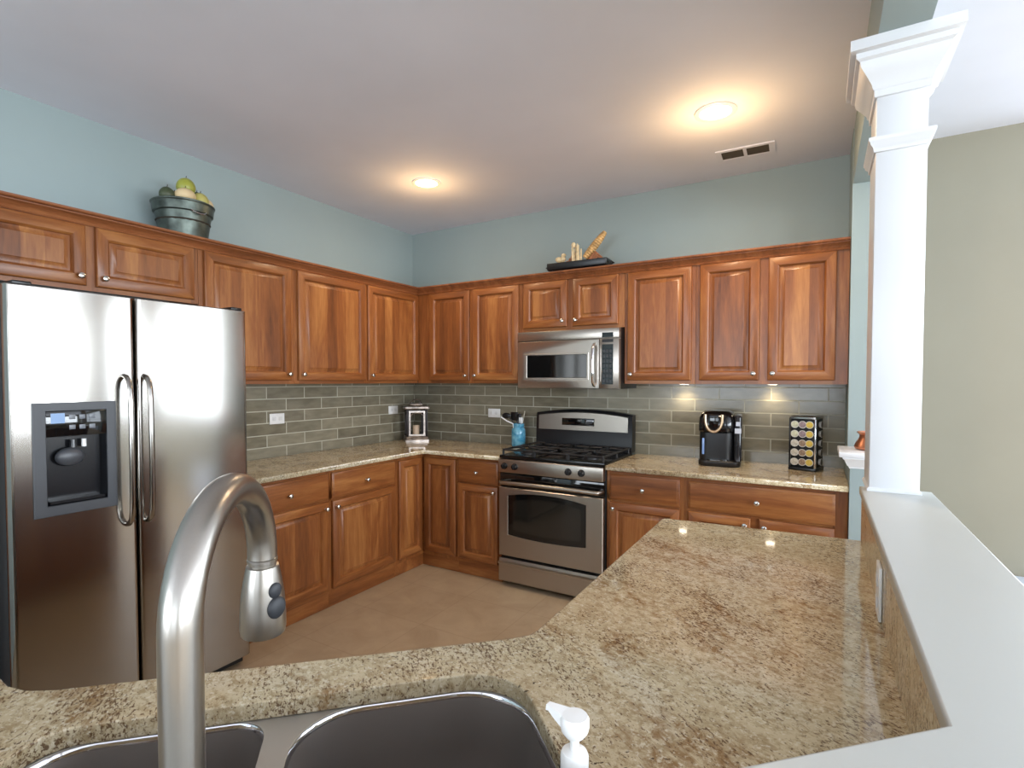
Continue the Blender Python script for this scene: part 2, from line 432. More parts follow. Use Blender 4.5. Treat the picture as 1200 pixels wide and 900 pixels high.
# ------------------------------------------------------------------ cabinets
def knob(parent, x, z, y=-.02):
    m = MB(); m.lathe([(.0075, 0), (.0055, .003), (.005, .011), (.009, .015), (.0135, .019), (.0145, .023), (.013, .027), (.008, .0295), (.0005, .030)], axis='Y', seg=20)
    return m.build('knob', KNOB, parent, (x, y, z))
def rect(w, h, i, y): return [(i, y, i), (w - i, y, i), (w - i, y, h - i), (i, y, h - i)]
def door(parent, x0, x1, z0, z1, y, kn=None, rail=.056):
    w, h = x1 - x0, z1 - z0
    prof = [(0, 0), (0, -.014), (.002, -.0175), (.006, -.02), (rail - .008, -.02), (rail - .002, -.0145), (rail, -.011), (rail + .003, -.0055), (rail + .007, -.0055), (rail + .027, -.0155), (rail + .029, -.0185)]
    def mf(i, j):
        if i >= 6: return 2
        return 1 if j in (0, 2) else 0
    m = MB(); m.rings([rect(w, h, i, yy) for i, yy in prof], matf=mf)
    o = m.build('door', CAB, parent, (x0, y, z0))
    if kn:
        kx = {'l': .028, 'r': w - .028, 'c': w / 2}[kn[1]]; kz = {'b': .04, 't': h - .04, 'm': h / 2}[kn[0]]
        knob(o, kx, kz)
    return o
def drawer(parent, x0, x1, z0, z1, y, kn=True):
    w, h = x1 - x0, z1 - z0
    prof = [(0, 0), (0, -.012), (.003, -.0145), (.010, -.016), (.013, -.0195), (.016, -.02)]
    m = MB(); m.rings([rect(w, h, i, yy) for i, yy in prof], 1)
    o = m.build('drawer', CAB, parent, (x0, y, z0))
    if kn: knob(o, w / 2, h / 2 - .004)
    return o
def frame(parent, x0, x1, z0, z1, y, opens, t=.019):
    """face frame: stiles and rails around the openings [(x0,x1,z0,z1)]"""
    m = MB()
    xs = sorted(set([x0, x1] + [v for o in opens for v in o[:2]])); zs = sorted(set([z0, z1] + [v for o in opens for v in o[2:]]))
    for i in range(len(xs) - 1):
        for k in range(len(zs) - 1):
            cx, cz = (xs[i] + xs[i + 1]) / 2, (zs[k] + zs[k + 1]) / 2
            if any(o[0] < cx < o[1] and o[2] < cz < o[3] for o in opens): continue
            full = not any(o[0] < cx < o[1] for o in opens)
            m.box(xs[i], xs[i + 1], y, y + t, zs[k], zs[k + 1], 0 if full else 1)
    bmesh.ops.remove_doubles(m.bm, verts=m.bm.verts, dist=.0001)
    return m.build('face_frame', CAB, parent)
UD = -.305; UB = 1.366; UT = 2.112; DZ0, DZ1 = 1.388, 2.10
def upper(label, origin, rz, width, doors, z0=UB, top=UT, door_z=None, group='upper wall cabinets', right_ext=0):
    e = empty('wall_cabinet', label, 'cabinet', (origin[0], origin[1], 0), rz, group)
    d0, d1 = door_z or (DZ0, DZ1)
    m = MB(); m.box(0, width, UD + .0195, -.002, z0, top); m.build('body', [WY, WV], e)
    frame(e, 0, width, z0, top, UD, [(a + .012, b - .012, d0 + .012, d1 - .012) for a, b, _ in doors])
    for a, b, k in doors: door(e, a, b, d0, d1, UD, k)
    return e
# left wall (local x = world y + offset)
def L(y): return y
upper('wide pair of cherry cabinet doors mounted over the refrigerator', (0, -3.14), PI / 2, .990, [(.012, .470, 'br'), (.509, .964, 'bl')], z0=1.803, door_z=(1.824, 2.10))
upper('cherry wall cabinet with one door, right next to the refrigerator top', (0, -2.148), PI / 2, .608, [(.027, .584, 'br')])
upper('cherry wall cabinet with one door, middle of the left wall above the tile', (0, -1.538), PI / 2, .633, [(.027, .620, 'bl')])
e = upper('cherry wall cabinet with one door, on the left wall touching the room corner', (0, -.903), PI / 2, .597, [(.013, .594, 'bl')])
# back wall
e = upper('cherry wall cabinet with two narrow doors between room corner and microwave', (0.306, 0), 0, 1.006, [(.137, .537, 'br'), (.571, .980, 'bl')])
e = upper('short cherry wall cabinet with two small doors above the microwave', (1.314, 0), 0, .776, [(.014, .363, 'br'), (.407, .735, 'bl')], z0=1.745, door_z=(1.769, 2.10))
e = upper('cherry wall cabinet with one door just right of the microwave', (2.092, 0), 0, .452, [(.022, .428, 'bl')])
e = upper('cherry wall cabinet with two doors at the right end of the back wall', (2.546, 0), 0, .796, [(.023, .357, 'br'), (.402, .737, 'bl')])
# crown moulding
m = MB()
cp = [(-.02, 2.1125), (.002, 2.1125), (.002, 2.102), (.009, 2.102), (.013, 2.109), (.009, 2.115), (.012, 2.120), (.024, 2.130), (.038, 2.138), (.038, 2.143), (.050, 2.145), (.054, 2.150), (.054, 2.158), (-.02, 2.158)]
sweep(m, [(.325 - .018, -3.14), (.325 - .018, -.325 + .018), (3.342, -.325 + .018)], [(o_ + .018 - .018, z_) for o_, z_ in cp])
o = m.build('crown_moulding', [wood('crown_wood', 'Y', dark=(88, 50, 30), mid=(140, 84, 49), light=(180, 122, 78))]); tag(o, 'cherry crown moulding running along the tops of all wall cabinets', 'moulding')

# base cabinets
BD = -.61; BT = .832; DR0, DR1 = .652, .811; BZ0, BZ1 = .085, .638
def base(label, origin, rz, width, doors, drawers, group='base cabinets', body=True, depth=.61):
    e = empty('base_cabinet', label, 'cabinet', (origin[0], origin[1], 0), rz, group)
    m = MB(); m.box(0, width, -depth + .0195, -.003, .055, BT); m.build('body', [WY], e)
    m = MB(); m.box(0, width, -depth + .010, -depth + .03, F + .001, .0545, 0); m.build('toe_kick', [WH], e)
    ops = [(a + .012, b - .012, c + .012, d - .012) for a, b, c, d, _ in doors] + [(a + .01, b - .01, DR0 + .01, DR1 - .01) for a, b in drawers]
    frame(e, 0, width, .055, BT, -depth, ops)
    for a, b, c, d, k in doors: door(e, a, b, c, d, -depth, k)
    for a, b in drawers: drawer(e, a, b, DR0, DR1, -depth)
    return e
base('cherry base cabinet with drawer over door, nearest the refrigerator', (0, -2.155), PI / 2, .628, [(.03, .614, BZ0, BZ1, 'tr')], [(.03, .614)])
base('cherry base cabinet with drawer over door, middle of the left run', (0, -1.526), PI / 2, .601, [(.014, .586, BZ0, BZ1, 'tl')], [(.014, .586)])
# corner cabinet: an L with two tall doors
e = empty('corner_cabinet', 'cherry corner base cabinet with two tall narrow doors meeting at the inside corner', 'cabinet', (0, 0, 0), 0, 'base cabinets')
m = MB(); m.prism([(.003, -.003), (.003, -.924), (.59, -.924), (.59, -.59), (.936, -.59), (.936, -.003)], .055, BT); m.build('body', [WY], e)
m = MB(); m.box(.5905, .61, -.924, -.61, .055, BT, 0); m.box(.5905, .936, -.61, -.5905, .055, BT, 0); m.build('face_frame', [WV], e)
m = MB(); m.box(.58, .60, -.924, -.60, F + .001, .0545, 0); m.box(.58, .936, -.60, -.58, F + .001, .0545, 0); m.build('toe_kick', [WH], e)
d = door(e, .6305, .925, BZ0, .806, -.61); d.location.x = .6325
d.data.transform(Matrix.Identity(4))
d2 = door(e, 0, .262, BZ0, .806, -.61); d2.rotation_euler = (0, 0, PI / 2); d2.location = (.61, -.9, BZ0)
base('narrow cherry base cabinet with drawer over door, left side of the range', (.937, 0), 0, .377, [(.013, .355, BZ0, BZ1, 'tr')], [(.013, .355)])
base('cherry base cabinet with drawer over single door, right side of the range', (2.084, 0), 0, .464, [(.021, .441, BZ0, BZ1, 'tl')], [(.021, .441)])
base('wide cherry base cabinet, one wide drawer over two doors, at the right end', (2.549, 0), 0, .793, [(.025, .352, BZ0, BZ1, 'tr'), (.392, .740, BZ0, BZ1, 'tl')], [(.025, .740)])
# peninsula and sink cabinets under the foreground counter
e = base('cherry base cabinet under the granite peninsula facing the kitchen', (3.345, -1.76), -PI / 2, 1.05, [(.03, .50, BZ0, BZ1, 'tr'), (.54, 1.02, BZ0, BZ1, 'tl')], [(.03, .50), (.54, 1.02)], group='base cabinets')
ox, oy = AB(-.03, 4.555)
e = empty('sink_cabinet', 'diagonal cherry cabinet under the double sink', 'cabinet', (ox, oy, 0), math.radians(-135))
m = MB(); m.box(0, .82, -.58, -.56, .055, BT); m.build('body', [WY], e)
frame(e, 0, .82, .055, BT, -.60, [(.04, .40, .1, .62), (.43, .79, .1, .62)])
door(e, .028, .405, BZ0, BZ1, -.60, 'tr'); door(e, .415, .80, BZ0, BZ1, -.60, 'tl')
m = MB(); m.box(0, .82, -.59, -.57, F + .001, .0545); m.build('toe_kick', [WH], e)

# ------------------------------------------------------------------ countertops
KZ0, KZ1 = .833, .863
tag(slab_curve('countertop', [[(0.009, -2.165), (.655, -2.165), (.655, -.668), (.668, -.655), (1.312, -.655), (1.312, -.009), (0.009, -.009)]], KZ0, KZ1, [GR]), 'speckled granite countertop turning the corner between refrigerator and range', 'countertop')
tag(slab_curve('countertop', [[(2.088, -.655), (3.343, -.655), (3.343, -.009), (2.088, -.009)]], KZ0, KZ1, [GR]), 'speckled granite countertop right of the range under the coffee maker', 'countertop')
BF = 3.925
pen = [(2.735, -1.741), (3.351, -1.697), (3.351, 3.351 - (BI - .001) / R2), (-4.12 + BI / R2, -4.115), (1.3, -4.115), (1.3, -3.462), (1.97, -3.457), (2.03, -3.460), (2.075, -3.449), (2.115, -3.422)]
pen += [(2.672, 2.672 - BF / R2), (2.697, -2.852), (2.710, -2.834), (2.715, -2.81), (2.709, -1.765), (2.715, -1.748)]
def rab(a0, a1, b0, b1, r, n=8): return [AB(a, b) for a, b in rrect(a0, a1, b0, b1, r, n)]
#   corner order of rrect: (a1,b1),(a0,b1),(a0,b0),(a1,b0)
cut = rab(-.897, -.150, 4.036, 4.44, [.05, .05, .07, .10])
tag(slab_curve('countertop', [pen, cut], KZ0, KZ1, [GR], .003), 'big foreground granite peninsula countertop with the sink cut into it', 'countertop')
m = MB(); m.prism([(3.335, -1.70), (3.3515, -1.70), (3.3515, 3.3515 - BI / R2), (-4.1 + BI / R2, -4.1), (-4.1 + (BI - .016) / R2, -4.1), (3.335, 3.335 - (BI - .016) / R2)], .8632, 1.0085)
tag(m.build('stone_splash', GRS), 'granite splash strip standing between peninsula countertop and white ledge', 'backsplash')

# sink
e = empty('double_sink', 'undermount stainless steel double bowl sink in the foreground countertop', 'sink', AB(-.53, 4.24) + (KZ0,))
def bowl(a0, a1, b0, b1, r):
    m = MB(); cx, cy = AB(-.53, 4.24)
    rr = []
    for i, (ins, z) in enumerate([(-.006, -.0025), (-.002, -.0015), (0, -.004), (.003, -.012), (.006, -.10), (.010, -.155), (.022, -.175), (.045, -.185), (.10, -.189)]):
        rs = [max(.02, q - ins * .6) for q in r]
        rr.append([(x - cx, y - cy, z) for x, y in rab(a0 + ins, a1 - ins, b0 + ins, b1 - ins, rs)])
    m.rings(rr, cap0=False, smooth=True, matf=lambda i, j: 1 if i < 3 else 0); return m  # top rings in chrome: the rim's edge highlight is put into the material
lb = (-.897, -.568, 4.030, 4.445); rb = (-.528, -.148, 4.030, 4.445)
rl = [.06, .06, .08, .055]; rr_ = [.06, .06, .11, .11]
cx, cy = AB(-.53, 4.24)
dk = slab_curve('rim_deck', [[(x - cx, y - cy) for x, y in rab(-.925, -.12, 4.0, 4.47, .06)], [(x - cx, y - cy) for x, y in rab(*lb, rl)], [(x - cx, y - cy) for x, y in rab(*rb, rr_)]], -.006, -.001, [DECKM], .0008, e)
bowl(*lb, rl).build('bowl', [SINKM, CHROME], e); bowl(*rb, rr_).build('bowl', [SINKM, CHROME], e)
for a_ in (-.73, -.34):
    x, y = AB(a_, 4.25); m = MB(); m.lathe([(.045, -.1885), (.045, -.186), (.038, -.1855), (.032, -.1875), (.0005, -.188)], (x - cx, y - cy, 0)); m.build('drain', CHROME, e)

# faucet
fx, fy = 2.7995, -3.574
e = empty('kitchen_faucet', 'tall brushed nickel gooseneck pull-down faucet behind the sink', 'faucet', (fx, fy, KZ1))
dx, dy = (2.677 - fx), (-3.419 - fy); dl = math.hypot(dx, dy); ux, uy = dx / dl, dy / dl
m = MB(); m.lathe([(.027, 0), (.027, .004), (.024, .010), (.0195, .014), (.0175, .02)]); m.build('base_flange', NICKEL, e)
R_ = dl / 2; pts = [(0, 0, .012 + k * .03) for k in range(10)]; zc = 1.190 - KZ1
pts = [(0, 0, .012), (0, 0, .1), (0, 0, .2), (0, 0, zc - .05)]
for k in range(25):
    t = PI * k / 24; q = R_ - R_ * math.cos(t); pts.append((ux * q, uy * q, zc + R_ * math.sin(t) * .93))
pts.append((ux * dl, uy * dl, zc - .004))
m = MB(); m.tube(pts, [.0157] * len(pts), 28); m.build('spout', NICKEL, e)
hd = empty('tmp', None, None); bpy.data.objects.remove(hd)
m = MB(); m.lathe([(.0150, 0), (.0162, -.001), (.0162, -.004), (.0148, -.005), (.0148, -.008), (.0172, -.009), (.0205, -.026), (.0232, -.045), (.0245, -.066), (.0248, -.082), (.0240, -.087), (.020, -.089), (.0175, -.0865), (.0005, -.0865)], seg=32)
head = m.build('spray_head', NICKEL, e, (ux * dl, uy * dl, zc - .004)); head.rotation_euler = (math.radians(2), math.radians(3), 0)
# rocker buttons on the head's camera-right side
bd = Vector((.519 * .55 + .855 * 1.0, -.855 * .55 + .519 * 1.0, 0)).normalized()
m = MB()
Mz = Matrix.Rotation(math.atan2(bd.y, bd.x), 3, 'Z')
for zz, rr2, s_ in ((-.034, .0082, 1.1), (-.053, .0115, 1.1)):
    q = bmesh.ops.create_uvsphere(m.bm, u_segments=18, v_segments=12, radius=rr2)
    for v in q['verts']:
        p = Vector((v.co.x * .5 + (.0212 if zz > -.05 else .0232), v.co.y, v.co.z * s_)); p = Mz @ p; v.co = p + Vector((0, 0, zz))
    for v in q['verts']:
        for f in v.link_faces: f.smooth = True
m.build('spray_button', plain('rubber_grey', (36, 38, 42), .55), head)
m = MB(); m.tube([(0, 0, 0), (.02, -.035, .02), (.03, -.065, .05)], [.007, .006, .005], 12)
# lever handle on the side away from the sink centre
m = MB(); m.tube([(.015, .0, .06), (.035, .0, .06)], [.011, .012], 16); m.tube([(.030, 0, .06), (.050, 0, .085), (.064, 0, .115)], [.006, .0055, .0045], 12)
h = m.build('lever_handle', NICKEL, e); h.rotation_euler = (0, 0, math.radians(45))

# soap pump bottle
px_, py_ = 3.018, -3.324
e = empty('soap_bottle', 'white plastic lotion pump bottle right of the sink', 'bottle', (px_, py_, KZ1))
m = MB(); m.lathe([(.026, 0), (.028, .004), (.028, .105), (.024, .124), (.014, .136), (.0125, .14)], seg=28); m.build('bottle_body', WPLAST, e)
m = MB(); m.lathe([(.0128, .135), (.0135, .137), (.0135, .163), (.012, .167), (.006, .169), (.0005, .169)], seg=28); m.build('collar', WPLAST, e)
m = MB(); m.lathe([(.0045, .165), (.0045, .186)], seg=16); m.build('stem', WPLAST, e)
m = MB(); m.lathe([(.009, .182), (.0128, .187), (.0140, .192), (.0140, .199), (.0125, .202), (.0005, .2025)], seg=28)
nd = Vector((-.855 * .8 - .519 * .6, -.519 * .8 + .855 * .6, 0)).normalized()
sd = Vector((-nd.y, nd.x, 0)); rings = []
for t, hw, zt, zb in ((0, .0120, .2015, .190), (.010, .0100, .202, .192), (.019, .0072, .2025, .195), (.027, .0045, .203, .1985), (.030, .0042, .203, .198)):
    c = nd * t; rings.append([tuple(c + sd * hw + Vector((0, 0, zb))), tuple(c - sd * hw + Vector((0, 0, zb))), tuple(c - sd * hw * .8 + Vector((0, 0, zt))), tuple(c + sd * hw * .8 + Vector((0, 0, zt)))])
m.rings(rings, smooth=True); m.build('pump_nozzle', WPLAST, e)

# ------------------------------------------------------------------ refrigerator
e = empty('refrigerator', 'stainless steel side-by-side refrigerator with ice and water dispenser', 'refrigerator', (0, -3.095, F))
# local x depth, local y along wall 0..0.905
FW = .905; FH = 1.727 - F
m = MB(); m.box(.03, .735, .004, FW - .004, .02, FH - .012, bev=.004); m.build('cabinet_body', plain('fridge_side_black', (34, 35, 37), .45), e)
m = MB(); m.box(.66, .742, .01, FW - .01, .008, .075); m.build('toe_grille', BLACK, e)
for k in range(4):
    m = MB(); m.lathe([(.018, 0), (.018, .02)], ((.1, .66)[k % 2], (.08, FW - .08)[k // 2], 0), seg=12); m.build('foot', BLACK, e)
def fdoor(y0, y1, z0, z1, hole=None):
    """slightly bowed door slab; front face bulges toward +x"""
    m = MB(); n = 24; cols = []
    def px(y):
        t = (y - y0) / (y1 - y0) * 2 - 1
        edge = min(1, (1 - abs(t)) / .05); return .794 + .006 * (1 - t * t) - .014 * (1 - math.sqrt(max(0, 1 - (1 - edge) ** 2)))
    ys = [y0 + (y1 - y0) * k / n for k in range(n + 1)]
    ys = sorted(set(ys + [y0 + .004, y0 + .009, y0 + .014, y1 - .004, y1 - .009, y1 - .014] + (list(hole[:2]) if hole else [])))
    zs = [z0, z0 + .004, z1 - .004, z1] + (list(hole[2:]) if hole else [])
    zs = sorted(zs)
    g = {}
    for i, yy in enumerate(ys):
        for k, zz in enumerate(zs):
            off = .004 if k in (0, len(zs) - 1) else 0
            g[i, k] = m.bm.verts.new((px(yy) - off, yy, zz))
    for i in range(len(ys) - 1):
        for k in range(len(zs) - 1):
            if hole and hole[0] - 1e-6 <= ys[i] and ys[i + 1] <= hole[1] + 1e-6 and hole[2] - 1e-6 <= zs[k] and zs[k + 1] <= hole[3] + 1e-6: continue
            f = m.bm.faces.new((g[i, k], g[i + 1, k], g[i + 1, k + 1], g[i, k + 1])); f.smooth = True
    # sides and back
    back = {}
    for i in (0, len(ys) - 1):
        for k in (0, len(zs) - 1): back[i, k] = m.bm.verts.new((.746, ys[i], zs[k]))
    I, K = len(ys) - 1, len(zs) - 1
    m.bm.faces.new([g[i, 0] for i in range(I + 1)] + [back[I, 0], back[0, 0]])
    m.bm.faces.new([g[i, K] for i in range(I + 1)][::-1] + [back[0, K], back[I, K]])
    m.bm.faces.new([g[0, k] for k in range(K + 1)] + [back[0, K], back[0, 0]])
    m.bm.faces.new([g[I, k] for k in range(K + 1)][::-1] + [back[I, 0], back[I, K]])
    m.bm.faces.new([back[0, 0], back[0, K], back[I, K], back[I, 0]])
    return m
y_l0, y_l1, y_r0, y_r1 = .0, .402, .410, FW
hy0, hy1, hz0, hz1 = .064, .326, .887 - F, 1.303 - F
dl_ = fdoor(y_l0, y_l1, .055, FH, (hy0, hy1, hz0, hz1)).build('freezer_door', STEEL, e)
dr_ = fdoor(y_r0, y_r1, .055, FH).build('refrigerator_door', STEEL, e)
def fhandle(y, par):
    m = MB(); z0, z1 = .80 - F, 1.405 - F
    pts = [(.795, y, z0), (.815, y, z0 + .004), (.836, y, z0 + .022), (.846, y, z0 + .055), (.850, y, z0 + .12)]
    pts += [(.852, y, (z0 + z1) / 2)] + [(a, b, z0 + z1 - c) for a, b, c in reversed(pts)]
    m.tube(pts, .0105, 16); m.build('handle', STEEL, par)
fhandle(.362, dl_); fhandle(.436, dr_)
# dispenser: flat bezel, recessed cavity, paddle, tray
dp = empty('tmp', None, None); bpy.data.objects.remove(dp)
m = MB()
fx0 = .8045
def yzr(y0, y1, z0, z1, x): return [(x, y0, z0), (x, y1, z0), (x, y1, z1), (x, y0, z1)]
m.rings([yzr(hy0 - .002, hy1 + .002, hz0 - .002, hz1 + .002, .779), yzr(hy0 - .002, hy1 + .002, hz0 - .002, hz1 + .002, fx0 - .002), yzr(hy0, hy1, hz0, hz1, fx0),
         yzr(hy0 + .036, hy1 - .03, hz0 + .035, hz1 - .028, fx0 - .001), yzr(hy0 + .038, hy1 - .032, hz0 + .037, hz1 - .030, fx0 - .004), yzr(hy0 + .042, hy1 - .036, hz0 + .040, hz1 - .034, .7485)], cap0=False, matf=lambda i, j: 1 if i >= 4 else 0)
bz = m.build('dispenser', [DGREY, DDARK], dl_)
m = MB(); m.box(.776, fx0 - .002, hy0 + .037, hy1 - .031, hz1 - .125, hz1 - .030, bev=.002); m.build('control_panel', GLASSB, bz)
BLUEG = plain('dispenser_display', (120, 150, 190), .2)
m = MB(); m.box(.798, fx0 - .0012, hy0 + .052, hy0 + .095, hz1 - .075, hz1 - .038); m.build('display', BLUEG, bz)
BG = plain('button_grey', (110, 114, 120), .3)
for k in range(3):
    for j in range(2):
        m = MB(); m.box(.799, fx0 - .0008, hy0 + .108 + k * .032, hy0 + .128 + k * .032, hz1 - .062 - j * .038, hz1 - .045 - j * .038, bev=.001); m.build('button', BG, bz)
m = MB(); m.ball((.772, (hy0 + hy1) / 2 - .012, hz0 + .21), .048, .35, 1, .75); m.build('paddle', DGREY, bz)
m = MB(); m.box(.749, .799, hy0 + .046, hy1 - .04, hz0 + .041, hz0 + .052); m.build('drip_tray', DDARK, bz)
m = MB(); m.lathe([(.012, 0), (.010, .03)], (.772, hy0 + .13, hz0 + .245)); m.build('ice_chute', DDARK, bz)
m = MB(); m.lathe([(.008, 0), (.008, .03)], (.772, hy0 + .165, hz0 + .245)); m.build('water_spout', WPLAST, bz)
for q in (.02, FW - .075):
    m = MB(); m.box(.70, .79, q, q + .055, FH + .0005, FH + .014, bev=.003); m.build('hinge_cover', BLACK, e)
# tall end panel left of the refrigerator
tag(MB().box(0.001, .60, -3.165, -3.143, F, UT, 0).build('end_panel', WV), 'tall cherry end panel left of the refrigerator', 'panel')

# ------------------------------------------------------------------ range
X0, X1 = 1.3195, 2.0815
e = empty('gas_range', 'freestanding stainless steel gas range with black cooktop', 'stove', ((X0 + X1) / 2, 0, F))
hw = (X1 - X0) / 2 - .001
def z(v): return v - F
cxr = (X0 + X1) / 2
def rx(x): return x - cxr
m = MB(); m.box(-hw, hw, -.615, -.012, .03, z(.852), bev=.002); m.build('body', BLACKM, e)
m = MB()
m.box(-hw, hw, -.650, -.085, z(.8525), z(.874), bev=.004)
m.build('cooktop', plain('black_enamel', (16, 16, 17), .18, spec=.6), e)
for k in range(4):
    m = MB(); m.lathe([(.018, 0), (.02, .004), (.02, .03)], ((-hw + .05) * (1 if k % 2 else -1), (-.56, -.08)[k // 2], 0.0005), seg=12); m.build('foot', BLACK, e)
# control panel, slightly curved at the right end
m = MB(); m.box(-hw, hw - .004, -.668, -.617, z(.757), z(.848), bev=.006, seg=3); cpn = m.build('control_panel', STEELR, e)
for x in (1.372, 1.452, 1.845, 1.935):
    m = MB(); m.lathe([(.023, 0), (.023, .003), (.019, .005), (.0175, .020), (.016, .023), (.0005, .0235)], axis='Y', seg=24)
    m.box(-.004, .004, -.031, -.02, -.017, .017, bev=.0015); m.build('knob', BLACK, cpn, (rx(x), -.668, z(.803)))
# door with curved window
m = MB(); m.box(-hw + .002, hw - .004, -.645, -.6165, z(.660), z(.750), bev=.002); m.build('vent_trim', GLASSB, e)
Dz0, Dz1 = z(.180), z(.655)
wx0, wx1 = rx(1.395), rx(1.963); wz0, wz1 = z(.330), z(.600)
def winpts(ins, n=12):
    out = []
    for k in range(n + 1):
        t = k / n; out.append((wx0 + ins + (wx1 - wx0 - 2 * ins) * t, wz0 + ins - .014 * 4 * t * (1 - t)))
    for k in range(n + 1):
        t = 1 - k / n; out.append((wx0 + ins + (wx1 - wx0 - 2 * ins) * t, wz1 - ins + .028 * 4 * t * (1 - t)))
    return out
dx0, dx1 = -hw + .002, hw - .006
def doorring(pts, y): return [(x, y, zz) for x, zz in pts]
def outer(ins):
    out = []; n = 12
    for k in range(n + 1): out.append((dx0 + ins + (dx1 - dx0 - 2 * ins) * k / n, Dz0 + ins))
    for k in range(n + 1): out.append((dx0 + ins + (dx1 - dx0 - 2 * ins) * (1 - k / n), Dz1 - ins))
    return out
m = MB(); m.rings([doorring(outer(0), -.6165), doorring(outer(0), -.655), doorring(outer(.004), -.660), doorring(winpts(-.002), -.660), doorring(winpts(0), -.656)])
od = m.build('oven_door', STEELR, e)
m = MB(); m.rings([doorring(winpts(.0), -.6555), doorring(winpts(.0), -.6575), doorring(winpts(.03), -.6577)]); m.build('window_border', GLASSB, od)
m = MB(); m.rings([doorring(winpts(.036), -.6576), doorring(winpts(.036), -.6583)]); m.build('window_glass', OVENGL, od)
m = MB()
hp = [(rx(1.345), -.645, z(.695)), (rx(1.350), -.685, z(.696))] + [(rx(1.36 + (2.055 - 1.36) * k / 12), -.70 - .012 * 4 * (k / 12) * (1 - k / 12), z(.693 + .006 * 4 * (k / 12) * (1 - k / 12))) for k in range(13)] + [(rx(2.063), -.685, z(.696)), (rx(2.066), -.645, z(.695))]
m.tube(hp, .0125, 14); m.build('handle', STEELR, od)
m = MB(); m.rings([[(x, y, zz) for y, zz in pr] for x, pr in ((dx0, 0), (dx1, 0)) for pr in [[(-.6165, z(.0)), (-.652, z(.0)), (-.660, z(.008)), (-.660, z(.118)), (-.672, z(.124)), (-.672, z(.134)), (-.655, z(.142)), (-.652, z(.160)), (-.6165, z(.160))]]])
m.build('storage_drawer', STEELR, e)
# backguard
def arc(x, z0, z1): t = (x + hw) / (2 * hw); return z0 + (z1 - z0) * 4 * t * (1 - t)
def guard(xa, xb, za, y0, y1, zlo, zhi, n=16):
    m = MB(); rr = []
    for k in range(n + 1):
        x = xa + (xb - xa) * k / n; zt = arc(x, zlo, zhi)
        rr.append([(x, y1, za), (x, y0 + (.0), za), (x, y0 + .012, zt - .012), (x, y0 + .022, zt), (x, y1, zt)])
    m.rings(rr); return m
guard(-hw, hw, z(.875), -.095, -.012, z(1.140), z(1.172)).build('backguard', BLACK, e)
m = MB(); rr = []
for k in range(17):
    x = -hw + .025 + (2 * hw - .055) * k / 16; zt = arc(x, z(1.122), z(1.154)); zb = z(1.012)
    def yy(zz): return -.096 + .012 * (zz - z(.875)) / (z(1.13) - z(.875)) 
    rr.append([(x, yy(zb) + .006, zb), (x, yy(zb) - .008, zb + .004), (x, yy(zt) - .008, zt - .006), (x, yy(zt) + .002, zt)])
m.rings(rr); bgp = m.build('backguard_panel', STEELR, e)
m = MB(); m.box(rx(1.545), rx(1.800), -.1045, -.085, z(1.052), z(1.106), bev=.002); m.build('clock_display', GLASSB, bgp)
KG = plain('key_grey', (70, 70, 74), .4)
for k in range(4): m = MB(); m.box(rx(1.735) + k * .014, rx(1.735) + k * .014 + .009, -.1055, -.1035, z(1.068), z(1.090)); m.build('button', KG, bgp)
# burners and grates
BPOS = [(-.235, -.50), (.235, -.50), (-.235, -.235), (.235, -.235), (0, -.37)]
for i, (bx_, by_) in enumerate(BPOS):
    m = MB(); s_ = 1.0 if i < 4 else .9
    m.lathe([(.052 * s_, 0), (.050 * s_, .008), (.040 * s_, .010), (.038 * s_, .018), (.034 * s_, .022), (.0005, .0225)], (0, 0, 0), seg=24)
    m.build('burner', IRON, e, (bx_, by_, z(.8745)))
for gx0, gx1 in ((-hw + .018, -.128), (-.118, .118), (.128, hw - .018)):
    m = MB(); gz = z(.912); t = .007
    def bar(a, b, r=t): m.tube([a, b], r, 6)
    ya, yb = -.625, -.115; cxg = (gx0 + gx1) / 2
    for x in (gx0, gx1): bar((x, ya, gz - .004), (x, yb, gz - .004))
    for y in (ya, yb, (ya + yb) / 2): bar((gx0, y, gz - .004), (gx1, y, gz - .004))
    for x in (gx0, gx1):
        for y in (ya, yb, (ya + yb) / 2): bar((x, y, gz), (x, y, z(.8745)), .008)
    for yc in ((ya * 3 + yb) / 4 - .002, (ya + 3 * yb) / 4 + .002):
        for sx, sy in ((-1, 0), (1, 0), (0, -1), (0, 1)):
            L_ = (gx1 - gx0) / 2 if sx else (yb - ya) / 4
            bar((cxg + sx * L_, yc + sy * L_, gz), (cxg + sx * .03, yc + sy * .03, gz + .004))
    m.build('grate', IRON, e)

